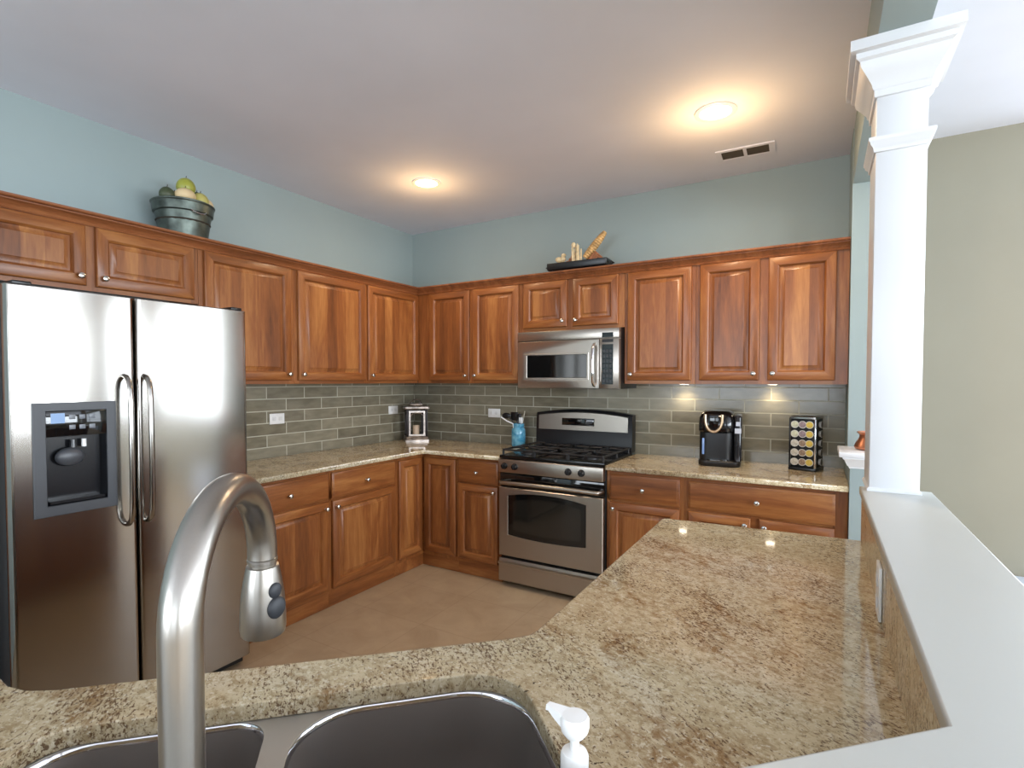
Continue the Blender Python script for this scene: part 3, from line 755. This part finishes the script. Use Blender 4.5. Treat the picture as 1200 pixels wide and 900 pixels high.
# ------------------------------------------------------------------ microwave
MX0, MX1 = 1.325, 2.086
e = empty('microwave', 'stainless steel over-the-range microwave mounted above the gas range', 'microwave', ((MX0 + MX1) / 2, 0, 1.332))
cm = (MX0 + MX1) / 2; hm = (MX1 - MX0) / 2 - .001
def mx(x): return x - cm
def mz(v): return v - 1.332
m = MB(); m.box(-hm, hm, -.36, -.012, 0, .405, bev=.002); m.build('body', BLACK, e)
m = MB(); m.box(-hm, hm, -.372, -.3605, .001, .4045); m.build('front_frame', STEELR, e)
m = MB(); m.box(-hm, hm, -.400, -.3725, mz(1.669), mz(1.7355), bev=.004); m.build('vent_panel', STEELR, e)
wx0_, wx1_, wz0_, wz1_ = mx(1.400), mx(1.862), mz(1.405), mz(1.568)
m = MB()
dA, dB, dC, dD = -hm, mx(1.948), .002, mz(1.665)
m.rings([[(a, y, c), (b, y, c), (b, y, d), (a, y, d)] for y, a, b, c, d in ((-.3725, dA, dB, dC, dD), (-.397, dA, dB, dC, dD), (-.400, dA + .004, dB - .002, dC + .003, dD - .003), (-.400, wx0_ - .022, wx1_ + .012, wz0_ - .012, wz1_ + .010), (-.402, wx0_ - .02, wx1_ + .01, wz0_ - .010, wz1_ + .008), (-.402, wx0_, wx1_, wz0_, wz1_), (-.396, wx0_ + .003, wx1_ - .003, wz0_ + .003, wz1_ - .003))])
md = m.build('door', STEELR, e)
m = MB(); m.box(wx0_ + .0035, wx1_ - .0035, -.3985, -.3962, wz0_ + .0035, wz1_ - .0035); m.build('window', GLASSB, md)
m = MB(); hxm = mx(1.917); z0_, z1_ = mz(1.352), mz(1.632)
m.tube([(hxm, -.398, z0_), (hxm, -.420, z0_ + .006), (hxm, -.437, z0_ + .03), (hxm, -.442, z0_ + .09), (hxm, -.443, (z0_ + z1_) / 2), (hxm, -.442, z1_ - .09), (hxm, -.437, z1_ - .03), (hxm, -.420, z1_ - .006), (hxm, -.398, z1_)], .010, 14); m.build('handle', CHROME, md)
m = MB(); m.box(mx(1.950), hm, -.400, -.3725, .002, mz(1.665), bev=.004); cpm = m.build('control_panel', STEELR, e)
m = MB(); m.box(mx(1.968), mx(2.045), -.402, -.399, mz(1.362), mz(1.628)); m.build('keypad', GLASSB, cpm)
m = MB(); m.box(mx(1.968), mx(2.045), -.402, -.399, mz(1.648) - .006, mz(1.662)); 
m.build('accent_strip', BLACK, cpm)
m = MB(); m.box(mx(1.968), mx(2.045), -.4025, -.3995, mz(1.674), mz(1.706)); m.build('display', GLASSB, e)
KD = plain('key_dark', (48, 50, 54), .35)
for r_ in range(7):
    for c_ in range(3): m = MB(); m.box(mx(1.975) + c_ * .023, mx(1.975) + c_ * .023 + .016, -.4028, -.4018, mz(1.375) + r_ * .033, mz(1.375) + r_ * .033 + .020); m.build('button', KD, cpm)

# ------------------------------------------------------------------ outlets
SOCK = plain('socket_white', (224, 224, 222), .35)
def outlet(label, loc, rz, portrait=False):
    e = empty('wall_outlet', label, 'outlet', loc, rz, 'white wall outlets')
    w_, h_ = (.058, .036) if not portrait else (.036, .058)
    m = MB(); m.box(-w_, w_, -.006, 0, -h_, h_, bev=.002); m.build('cover_plate', WPLAST, e)
    for s_ in (-1, 1):
        cx_, cz_ = (s_ * .024, 0) if not portrait else (0, s_ * .024)
        m = MB(); m.box(cx_ - .013, cx_ + .013, -.0085, -.006, cz_ - .013, cz_ + .013, bev=.002)
        m.build('socket', SOCK, e)
outlet('white wall outlet in the tile just right of the refrigerator', (.0085, -1.452, 1.124), PI / 2)
outlet('white wall outlet in the tile left of the dark lantern', (.0085, -.285, 1.130), PI / 2)
outlet('white wall outlet in the tile left of the blue jar', (.885, -.0085, 1.116), 0)
outlet('upright white outlet on the granite splash below the white ledge', (3.3345, -2.37, .926), -PI / 2, True)

# ------------------------------------------------------------------ ceiling fixtures
def downlight(label, x, y, pw, col):
    e = empty('recessed_light', label, 'ceiling light', (x, y, CEIL), 0, 'recessed ceiling lights')
    m = MB(); m.lathe([(.098, -.001), (.098, -.006), (.092, -.009), (.074, -.007), (.070, -.001)], seg=40, cap=False); m.build('trim_ring', WHITE, e)
    m = MB(); m.lathe([(.0005, -.0045), (.060, -.0045), (.071, -.0035), (.071, -.001), (.0005, -.001)], seg=32); m.build('lens', LAMP, e)
    l = bpy.data.lights.new('lamp', 'SPOT'); l.energy = pw; l.color = col; l.spot_size = math.radians(165); l.spot_blend = .9; l.shadow_soft_size = .07
    o = bpy.data.objects.new('lamp', l); COL.objects.link(o); o.parent = e; o.location = (0, 0, -.03)
    l = bpy.data.lights.new('lamp_glow', 'POINT'); l.energy = pw * .17; l.color = (1, .62, .28); l.shadow_soft_size = .06  # extra orange point light, added below the fixture to warm the ceiling
    o = bpy.data.objects.new('lamp_glow', l); COL.objects.link(o); o.parent = e; o.location = (0, 0, -.22)
WARM = (1.0, .80, .58)
downlight('lit round recessed ceiling light nearer the room corner, in the middle of the ceiling', .925, -.946, 22, WARM)
downlight('lit round recessed ceiling light near the air vent', 2.75, -.945, 34, WARM)
e = empty('ceiling_vent', 'small white ceiling air vent with two dark slotted openings', 'vent', (2.82, -.365, CEIL), math.radians(2))
m = MB()
m.box(-.155, .155, -.08, -.058, -.007, -.0005); m.box(-.155, .155, .058, .08, -.007, -.0005); m.box(-.155, -.125, -.058, .058, -.007, -.0005); m.box(.125, .155, -.058, .058, -.007, -.0005); m.box(-.009, .009, -.058, .058, -.007, -.0005)
m.build('vent_frame', CEILM, e)
m = MB()
for k in range(8):
    for a, b in ((-.125, -.009), (.009, .125)): m.box(a, b, -.056 + k * .0145, -.053 + k * .0145, -.006, -.0015)
m.build('vent_slats', plain('vent_slat', (72, 66, 58), .6), e)
m = MB(); m.box(-.125, -.009, -.058, .058, -.0012, -.0006); m.box(.009, .125, -.058, .058, -.0012, -.0006); m.build('duct_opening', BLACKM, e)
def puck(label, x, y):
    e = empty('under_cabinet_light', label, 'light', (x, y, UB), 0, 'under cabinet lights')
    m = MB(); m.lathe([(.034, -.0003), (.034, -.003), (.028, -.004), (.0005, -.004)], seg=24); m.build('housing', WPLAST, e)
    m = MB(); m.lathe([(.026, -.0041), (.026, -.0045), (.0005, -.0048)], seg=24); m.build('lens', LAMP, e)
    l = bpy.data.lights.new('lamp', 'SPOT'); l.energy = 2.6; l.color = (1, .83, .55); l.spot_size = math.radians(140); l.spot_blend = 1; l.shadow_soft_size = .025
    o = bpy.data.objects.new('lamp', l); COL.objects.link(o); o.parent = e; o.location = (0, 0, -.018)
puck('small round light under the wall cabinet, above and left of the coffee maker', 2.43, -.07)
puck('small round light under the wall cabinet, between coffee maker and pod rack', 2.96, -.07)

# ------------------------------------------------------------------ things on the counters
# coffee maker
e = empty('coffee_maker', 'black single-serve coffee maker with bronze handle loop on the right counter', 'coffee maker', (2.688, -.20, KZ1), math.radians(5))
m = MB()
m.rings([[(x, y, zz) for x, y in rrect(-.128 + i, .112 - i, -.15 + f, .14, .045, 6)] for i, f, zz in ((.006, .004, 0), (0, 0, .008), (0, 0, .03), (.004, .006, .036))], smooth=False)
m.build('base', BLACK, e)
m = MB(); m.rings([[(x, y, zz) for x, y in rrect(-.124 + i, .072, -.128 + f, .14, .05, 6)] for i, f, zz in ((0, 0, .036), (0, 0, .20), (.0, .0, .215))]); m.build('brew_column', BLACK, e)
m = MB(); m.rings([[(x, y, zz) for x, y in rrect(-.128 + i, .078 - i, -.148 + i + f, .14 - i, .055, 6)] for i, f, zz in ((.01, .02, .195), (0, .004, .215), (0, 0, .25), (.002, .004, .295), (.012, .012, .322), (.035, .03, .336))], smooth=False); m.build('brew_head', plain('gloss_black', (14, 14, 16), .12, spec=.6), e)
m = MB(); m.rings([[(x, y, zz) for x, y in rrect(.075, .117, -.12, .13, .018, 4)] for zz in (.036, .30)] + [[(x, y, .312) for x, y in rrect(.080, .112, -.11, .12, .014, 4)]]); rs_ = m.build('water_reservoir', plain('smoke_tank', (34, 34, 38), .1, spec=.6), e)
m = MB(); m.box(.079, .114, -.1225, -.12, .205, .235); m.box(.085, .108, -.1225, -.12, .25, .275); m.build('label_patch', plain('pale_label', (186, 190, 200), .3), rs_)
m = MB()
pts = []
for k in range(17):
    t = k / 16; a = PI * t
    pts.append((-.038 - .043 * math.cos(a) * (1 + .12 * math.cos(a) ** 2), -.153 - .004 * math.sin(a), .318 - .105 * math.sin(a) ** .55))
for i in range(len(pts)):
    pass
m.tube(pts, .0085, 10); m.build('handle', plain('bronze_champagne', (196, 170, 140), .28, .9), e)
m = MB(); m.box(-.066, -.010, -.153, -.142, .235, .315, bev=.004); m.build('pod_holder', GLASSB, e)
m = MB(); m.box(-.105, -.092, -.1295, -.122, .07, .17, bev=.002); m.build('light_window', plain('blue_window', (120, 150, 200), .15), e)
m = MB(); m.rings([[(x, y, zz) for x, y in rrect(-.075, .045, -.146, -.10, .02, 4)] for zz in (.0365, .046)]); m.build('drip_tray', GLASSB, e)

# coffee pod rack
e0 = empty('pod_rack', 'black and chrome rack holding small coffee pods at the right end of the counter', 'rack', (3.150, -.165, KZ1), math.radians(-15))
m = MB(); m.box(-.072, .072, -.085, .075, 0, .018, bev=.003); m.build('base', BLACK, e0)
m = MB(); m.box(-.066, .066, -.066, .066, .018, .302, bev=.002); m.build('inner_tower', BLACKM, e0)
m = MB(); m.rings([[(x, y, zz) for x, y in rrect(-.072 + i, .072 - i, -.08 + i, .074 - i, .012, 4)] for i, zz in ((0, .302), (0, .312), (.012, .319))]); m.build('top', STEEL, e0)
m = MB(); m.box(.062, .071, -.082, -.067, .018, .302, bev=.002); m.build('chrome_post', CHROME, e0)
m = MB(); m.box(-.071, -.066, -.082, -.067, .018, .302, bev=.001); m.build('side_rail', BLACK, e0)
GL = [plain('pod_lid_yellow', (214, 186, 82), .35, var=.15, vs=60), plain('pod_lid_pale', (204, 204, 176), .35, var=.25, vs=70), plain('pod_lid_brown', (150, 126, 104), .35, var=.4, vs=80), plain('pod_lid_mauve', (150, 130, 134), .35, var=.3, vs=70), plain('pod_lid_white', (198, 192, 178), .35, var=.3, vs=90)]
RIM = plain('pod_rim', (212, 208, 200), .3, .3)
CM = ['left', 'middle', 'right']; RM = ['bottom', 'second lowest', 'middle', 'second highest', 'top']
rot = Matrix.Rotation(math.radians(-15), 4, 'Z')
def pod(p, axis, lid, label, group):
    w_ = rot @ Vector(p); o = empty('coffee_pod', label, 'coffee pod', (3.150 + w_.x, -.165 + w_.y, KZ1 + p[2]), math.radians(-15) + (PI / 2 if axis == 'X' else 0), group)
    m = MB(); m.lathe([(.0165, -.0), (.0185, .010), (.0215, .0105), (.0215, .0125), (.0005, .0125)], axis='Y', seg=20); m.build('cup', RIM, o)
    m = MB(); m.lathe([(.0178, .0126), (.0178, .0134), (.0005, .0134)], axis='Y', seg=20); m.build('lid', lid, o)
cols = {0: [1, 1, 4, 4, 4], 1: [2, 2, 2, 3, 3], 2: [0, 0, 0, 0, 0]}
cname = {0: 'yellow', 1: 'pale green', 2: 'brown', 3: 'mauve', 4: 'off-white'}
for c_ in range(3):
    for r_ in range(5):
        k = [4, 4, 4, 1, 1][r_] if c_ == 0 else ([2, 2, 2, 3, 3][r_] if c_ == 1 else 0)
        pod(((-.041, -.0, .037)[c_], -.0665, .050 + r_ * .0545), 'Y', GL[k], '%s-lidded coffee pod, %s column and %s row of the rack front' % (cname[k], CM[c_], RM[r_]), 'coffee pods in the rack')
for r_ in range(5):
    pod((.0665, .0, .050 + r_ * .0545), 'X', plain('pod_lid_dark', (70, 60, 52), .35), 'dark-lidded coffee pod, %s row on the right side of the rack' % RM[r_], 'coffee pods in the rack')

# blue mason jar with utensils
jx, jy = 1.175, -.115
e = empty('glass_jar', 'blue glass jar of cooking utensils left of the range', 'jar', (jx, jy, KZ1))
mj, nt, b = newmat('blue_glass'); b.inputs['Base Color'].default_value = lin((112, 196, 226)); b.inputs['Roughness'].default_value = .12; b.inputs['Transmission Weight'].default_value = .35
n_ = noise(nt, coords(nt), 26, 3); nt.links.new(ramp(nt, n_, [(.35, lin((70, 158, 196))), (.65, lin((140, 208, 232)))]), b.inputs['Base Color'])
m = MB(); m.lathe([(.040, .001), (.050, .003), (.055, .014), (.056, .10), (.054, .135), (.046, .152), (.044, .158), (.046, .162), (.046, .182), (.044, .186), (.041, .186), (.042, .158), (.050, .13), (.051, .014), (.0005, .010)], seg=36); m.build('jar_body', mj, e)
m = MB(); m.lathe([(.0463, .164), (.0475, .166), (.0463, .168)], seg=32, cap=False); m.lathe([(.0463, .173), (.0475, .175), (.0463, .177)], seg=32, cap=False); m.build('screw_thread', mj, e)
def utensil(name, label, mat, pts, rad, headf=None, headmat=None, hn='head'):
    o = empty(name, label, 'utensil', (jx, jy, KZ1 + .012), 0, 'utensils in the blue jar')
    m = MB(); m.tube(pts, rad, 8); m.build('handle', mat, o)
    if headf:
        m = MB(); headf(m); m.build(hn, headmat or mat, o)
utensil('serving_spoon', 'black slotted serving spoon leaning far left out of the blue jar', BLACK, [(.03, 0, 0), (-.035, -.005, .17), (-.075, -.01, .215)], .0045, lambda m: m.ball((-.105, -.012, .232), .032, 1.25, .35, .75))
utensil('spatula', 'black spatula leaning left in the blue jar', BLACK, [(.02, .01, 0), (-.01, .01, .17), (-.03, .01, .205)], .0045, lambda m: m.box(-.075, -.008, .004, .010, .195, .262, bev=.003))
utensil('ladle', 'white ladle with handle drooping left over the jar rim', WPLAST, [(.0, -.03, .0), (-.03, -.035, .172), (-.08, -.04, .19), (-.135, -.045, .222)], .0055)
utensil('whisk', 'white-handled utensil standing upright at the right of the blue jar', WPLAST, [(-.01, 0, 0), (.028, -.005, .185), (.032, -.005, .215)], .0055, lambda m: m.box(.008, .04, -.012, .0, .178, .222, bev=.004))
utensil('skewer', 'thin pale skewer poking highest out of the blue jar', plain('pale_wood', (206, 196, 176), .6), [(-.02, .02, 0), (.032, .02, .2), (.045, .02, .272)], .003)
utensil('tongs', 'black kitchen tongs in the middle of the blue jar', BLACK, [(-.01, -.02, 0), (-.004, .0, .18), (.004, .004, .235)], .006, lambda m: m.box(-.018, .022, -.002, .006, .20, .25, bev=.002))

# lantern in the corner
e = empty('lantern', 'small dark metal lantern with ornate silver frame in the counter corner', 'lantern', (.188, -.188, KZ1), math.radians(46)); e.scale = (1.2, 1.2, 1.06)
SIL = plain('antique_silver', (172, 162, 154), .3, .8, var=.35, vs=40)
DM = plain('dark_metal', (44, 40, 40), .45, .5)
h_ = .082
m = MB(); m.rings([[(x, y, zz) for x, y in rrect(-a, a, -a, a, .01, 3)] for a, zz in ((.088, 0), (.088, .014), (.078, .020), (.080, .034), (.074, .040))]); m.build('base', SIL, e)
for sx in (-1, 1):
    for sy in (-1, 1):
        m = MB(); m.box(sx * .068 - .007, sx * .068 + .007, sy * .068 - .007, sy * .068 + .007, .040, .262, bev=.002); m.build('corner_post', DM, e)
for k in range(4):
    m = MB(); m.box(-.058, .058, -.0745, -.069, .045, .058); m.box(-.058, .058, -.0745, -.069, .235, .250); m.box(-.058, -.046, -.0745, -.069, .058, .235); m.box(.046, .058, -.0745, -.069, .058, .235)
    for s_ in (-1, 1): m.tube([(s_ * .046, -.072, .205), (s_ * .030, -.072, .226), (0, -.072, .233)], .003, 6)
    o = m.build('side_frame', SIL if k in (0,) else DM, e); o.rotation_euler = (0, 0, k * PI / 2)
m = MB(); m.rings([[(x, y, zz) for x, y in rrect(-a, a, -a, a, min(.01, a * .4), 3)] for a, zz in ((.086, .262), (.090, .268), (.088, .282), (.070, .290), (.050, .296), (.048, .306), (.030, .312))]); m.build('roof', SIL, e)
m = MB(); m.tube([(.034 * math.cos(t), 0, .308 + .030 * math.sin(t)) for t in [PI * k / 12 for k in range(13)]], .0045, 8); m.build('ring_handle', CHROME, e)
o = MB(); o.lathe([(.030, 0), (.030, .088), (.026, .092), (.0005, .090)]); o = o.build('candle', plain('ivory_wax', (206, 184, 160), .5), None, (.188, -.188, KZ1 + .0428)); tag(o, 'ivory pillar candle inside the dark lantern', 'candle')

# copper pot on the small ledge
e = empty('copper_pot', 'small hammered copper pot on the small white wall ledge', 'pot', (3.432, -.52, 1.0355))
m = MB(); m.lathe([(.048, 0), (.062, .006), (.066, .016), (.060, .034), (.048, .054), (.043, .068), (.044, .078), (.054, .088), (.056, .091), (.053, .092), (.041, .079), (.040, .068), (.045, .054), (.056, .034), (.060, .018), (.0005, .008)], seg=36); m.build('pot_body', COPPER, e)

# ------------------------------------------------------------------ things on top of the cabinets
bx_, by_ = .165, -2.145
e = empty('metal_bucket', 'dark galvanized bucket heaped with fruit on top of the left cabinets', 'bucket', (bx_, by_, UT + .0005))
m = MB(); m.lathe([(.105, 0), (.108, .002), (.111, .015), (.138, .19), (.144, .192), (.148, .196), (.153, .238), (.157, .242), (.158, .248), (.154, .252), (.146, .248), (.136, .20), (.108, .02), (.0005, .012)], seg=48)
m.build('pail', ZINC, e)
m = MB(); m.tube([(.142, -.035, .195), (.160, -.018, .182), (.166, .005, .176), (.160, .028, .182), (.142, .045, .195)], .004, 8); m.build('handle', CHROME, e)
m = MB(); m.lathe([(.0005, .14), (.130, .14), (.136, .150), (.0005, .17)], seg=24); m.build('filler', plain('dark_straw', (52, 44, 34), .9), e)
fz = UT + .0005
AG = plain('green_apple', (150, 152, 62), .35, var=.18, vs=14); PG = plain('pear_green', (178, 170, 96), .4, var=.15); PK = plain('pale_gourd', (214, 190, 146), .5, var=.12); DG_ = plain('dark_green_fruit', (62, 70, 46), .45, var=.2)
def fruit(name, label, mat, x, y, z_, r, s=(1, 1, 1)):
    o = empty(name, label, 'fruit', (bx_ + x, by_ + y, fz + z_ + .020), 0, 'fruit in the metal bucket')
    m = MB(); n = 20; rr = []
    for k in range(n + 1):
        t = PI * k / n; rad = r * math.sin(t) * (1 + .08 * math.cos(t)); h = r * math.cos(t) - r * .18 * math.exp(-(t / .35) ** 2)
        rr.append((max(rad, .0005), -h * 1.0))
    m.lathe([(a * s[0], h * s[2]) for a, h in rr], seg=24); m.build('flesh', mat, o)
    m = MB(); m.tube([(0, 0, r * s[2] * .78), (.003, .002, r * s[2] + .012)], .002, 6); m.build('stem', plain('stem_brown', (60, 44, 28), .8), o)
fruit('green_apple', 'green apple on the very top of the fruit heap', AG, .030, .0, .326, .048)
fruit('dark_fruit', 'dark green fruit at the left edge of the bucket', DG_, .052, -.112, .250, .038)
fruit('gourd', 'pale cream gourd at the front left of the heap', PK, .085, -.035, .258, .046, (1.15, 1, .85))
fruit('pear', 'yellow-green pear at the front right of the heap', PG, .085, .047, .252, .044)
fruit('pale_apple', 'pale apple at the right edge of the bucket', PK, .045, .104, .248, .038)
fruit('dark_fruit', 'dark fruit just right of the topmost apple', DG_, .0, .075, .285, .040)
fruit('dark_fruit', 'dark fruit behind the topmost apple', DG_, -.055, -.02, .262, .045)

# tray with dried botanicals
tx, ty = 1.72, -.20
e = empty('display_tray', 'long black tray with dried decorations on top of the back cabinets', 'tray', (tx, ty, UT + .0005), math.radians(2))
m = MB(); m.rings([[(x, y, zz) for x, y in rrect(-.225 + i, .225 - i, -.075 + i, .075 - i, .012, 4)] for i, zz in ((.012, .070), (.004, .074), (0, .082), (0, .122), (.006, .122), (.008, .090))]); m.build('tray_body', BLACK, e)
for sx in (-1, 1):
    for sy in (-1, 1):
        m = MB(); m.lathe([(.014, 0), (.010, .035), (.014, .0695)], (sx * .19, sy * .05, 0), seg=12); m.build('foot', BLACK, e)
for sx in (-1, 1):
    m = MB(); m.tube([(sx * .226, -.03, .098), (sx * .244, -.03, .102), (sx * .244, .03, .102), (sx * .226, .03, .098)], .005, 8); m.build('handle', DM, e)
TAN = plain('tan_driftwood', (200, 160, 104), .6, var=.35, vs=30); TAN2 = plain('pale_driftwood', (222, 200, 158), .6, var=.25, vs=40); BRN = plain('brown_driftwood', (160, 102, 66), .6, var=.35, vs=24)
tz = UT + .091
def deco(name, label, cat, fn, mat, loc):
    m = MB(); fn(m); o = m.build(name, mat, None, (tx + loc[0], ty + loc[1], tz + loc[2])); return tag(o, label, cat, 'dried decorations on the tray')
# slanting ear (woven, tapered)
def ear(m):
    a = Vector((0, 0, 0)); b = Vector((.150, .0, .165)); n = 26
    pts = [a + (b - a) * k / n for k in range(n + 1)]
    m.tube(pts, [.012 + .016 * math.sin(PI * min(1, .15 + .85 * k / n)) ** .6 + (.0022 if k % 2 else -.0018) for k in range(n + 1)], 12)
deco('dried_seed_head', 'long tan seed head slanting up to the right out of the tray', 'decoration', ear, TAN, (.045, .0, .060))
def sticks(m):
    for k in range(6):
        x = (k - 2.5) * .011; m.tube([(x, (k % 3) * .009 - .009, 0), (x + random.uniform(-.008, .004), (k % 3) * .009 - .009, .12 + random.random() * .045)], [.0075, .0055], 7)
    m.ball((-.024, -.006, .155), .016, 1, 1, 1.3)
deco('stick_bundle', 'upright bundle of pale cut sticks in the middle of the tray', 'decoration', sticks, TAN2, (-.01, -.02, 0))
def wedge(m):
    for k in range(5): m.tube([(-.045 + k * .014, .0, 0), (-.03 + k * .019, .004 * (k % 2), .055 + k * .018)], [.012, .009], 7)
deco('bark_piece', 'brown bark strips beside the upright sticks', 'decoration', wedge, BRN, (-.065, .01, 0))
def fan(m):
    for k in range(9):
        t = k / 8; m.tube([(0, 0, .01), (.05 + .03 * t, .0, .065 + .01 * math.sin(k * 2.1)), (.07 + .045 * t, .004 * (k % 3), .092 - .05 * t)], [.012, .013, .005], 7)
deco('dried_flower', 'reddish brown dried flower fanned out at the right of the tray', 'decoration', fan, BRN, (.065, -.02, 0))
def lump(m):
    for (x, y, z_, r) in ((0, 0, .022, .024), (.034, .01, .024, .027), (.066, 0, .02, .022), (.024, -.008, .062, .024), (.052, 0, .064, .024), (.056, .006, .094, .018)): m.ball((x, y, z_), r, 1, 1, .85, seg=10, jit=.12)
deco('shell_cluster', 'cream crumbly shell cluster at the left end of the tray', 'decoration', lump, TAN2, (-.180, -.005, .004))
# pale low box against the beige wall
o = MB(); o.box(4.06, 4.75, -.36, -.02, F, F + .40, bev=.01); o = o.build('storage_bench', plain('pale_blue_white', (214, 224, 240), .5)); tag(o, 'pale bluish-white low bench against the beige wall, at the right edge', 'bench')
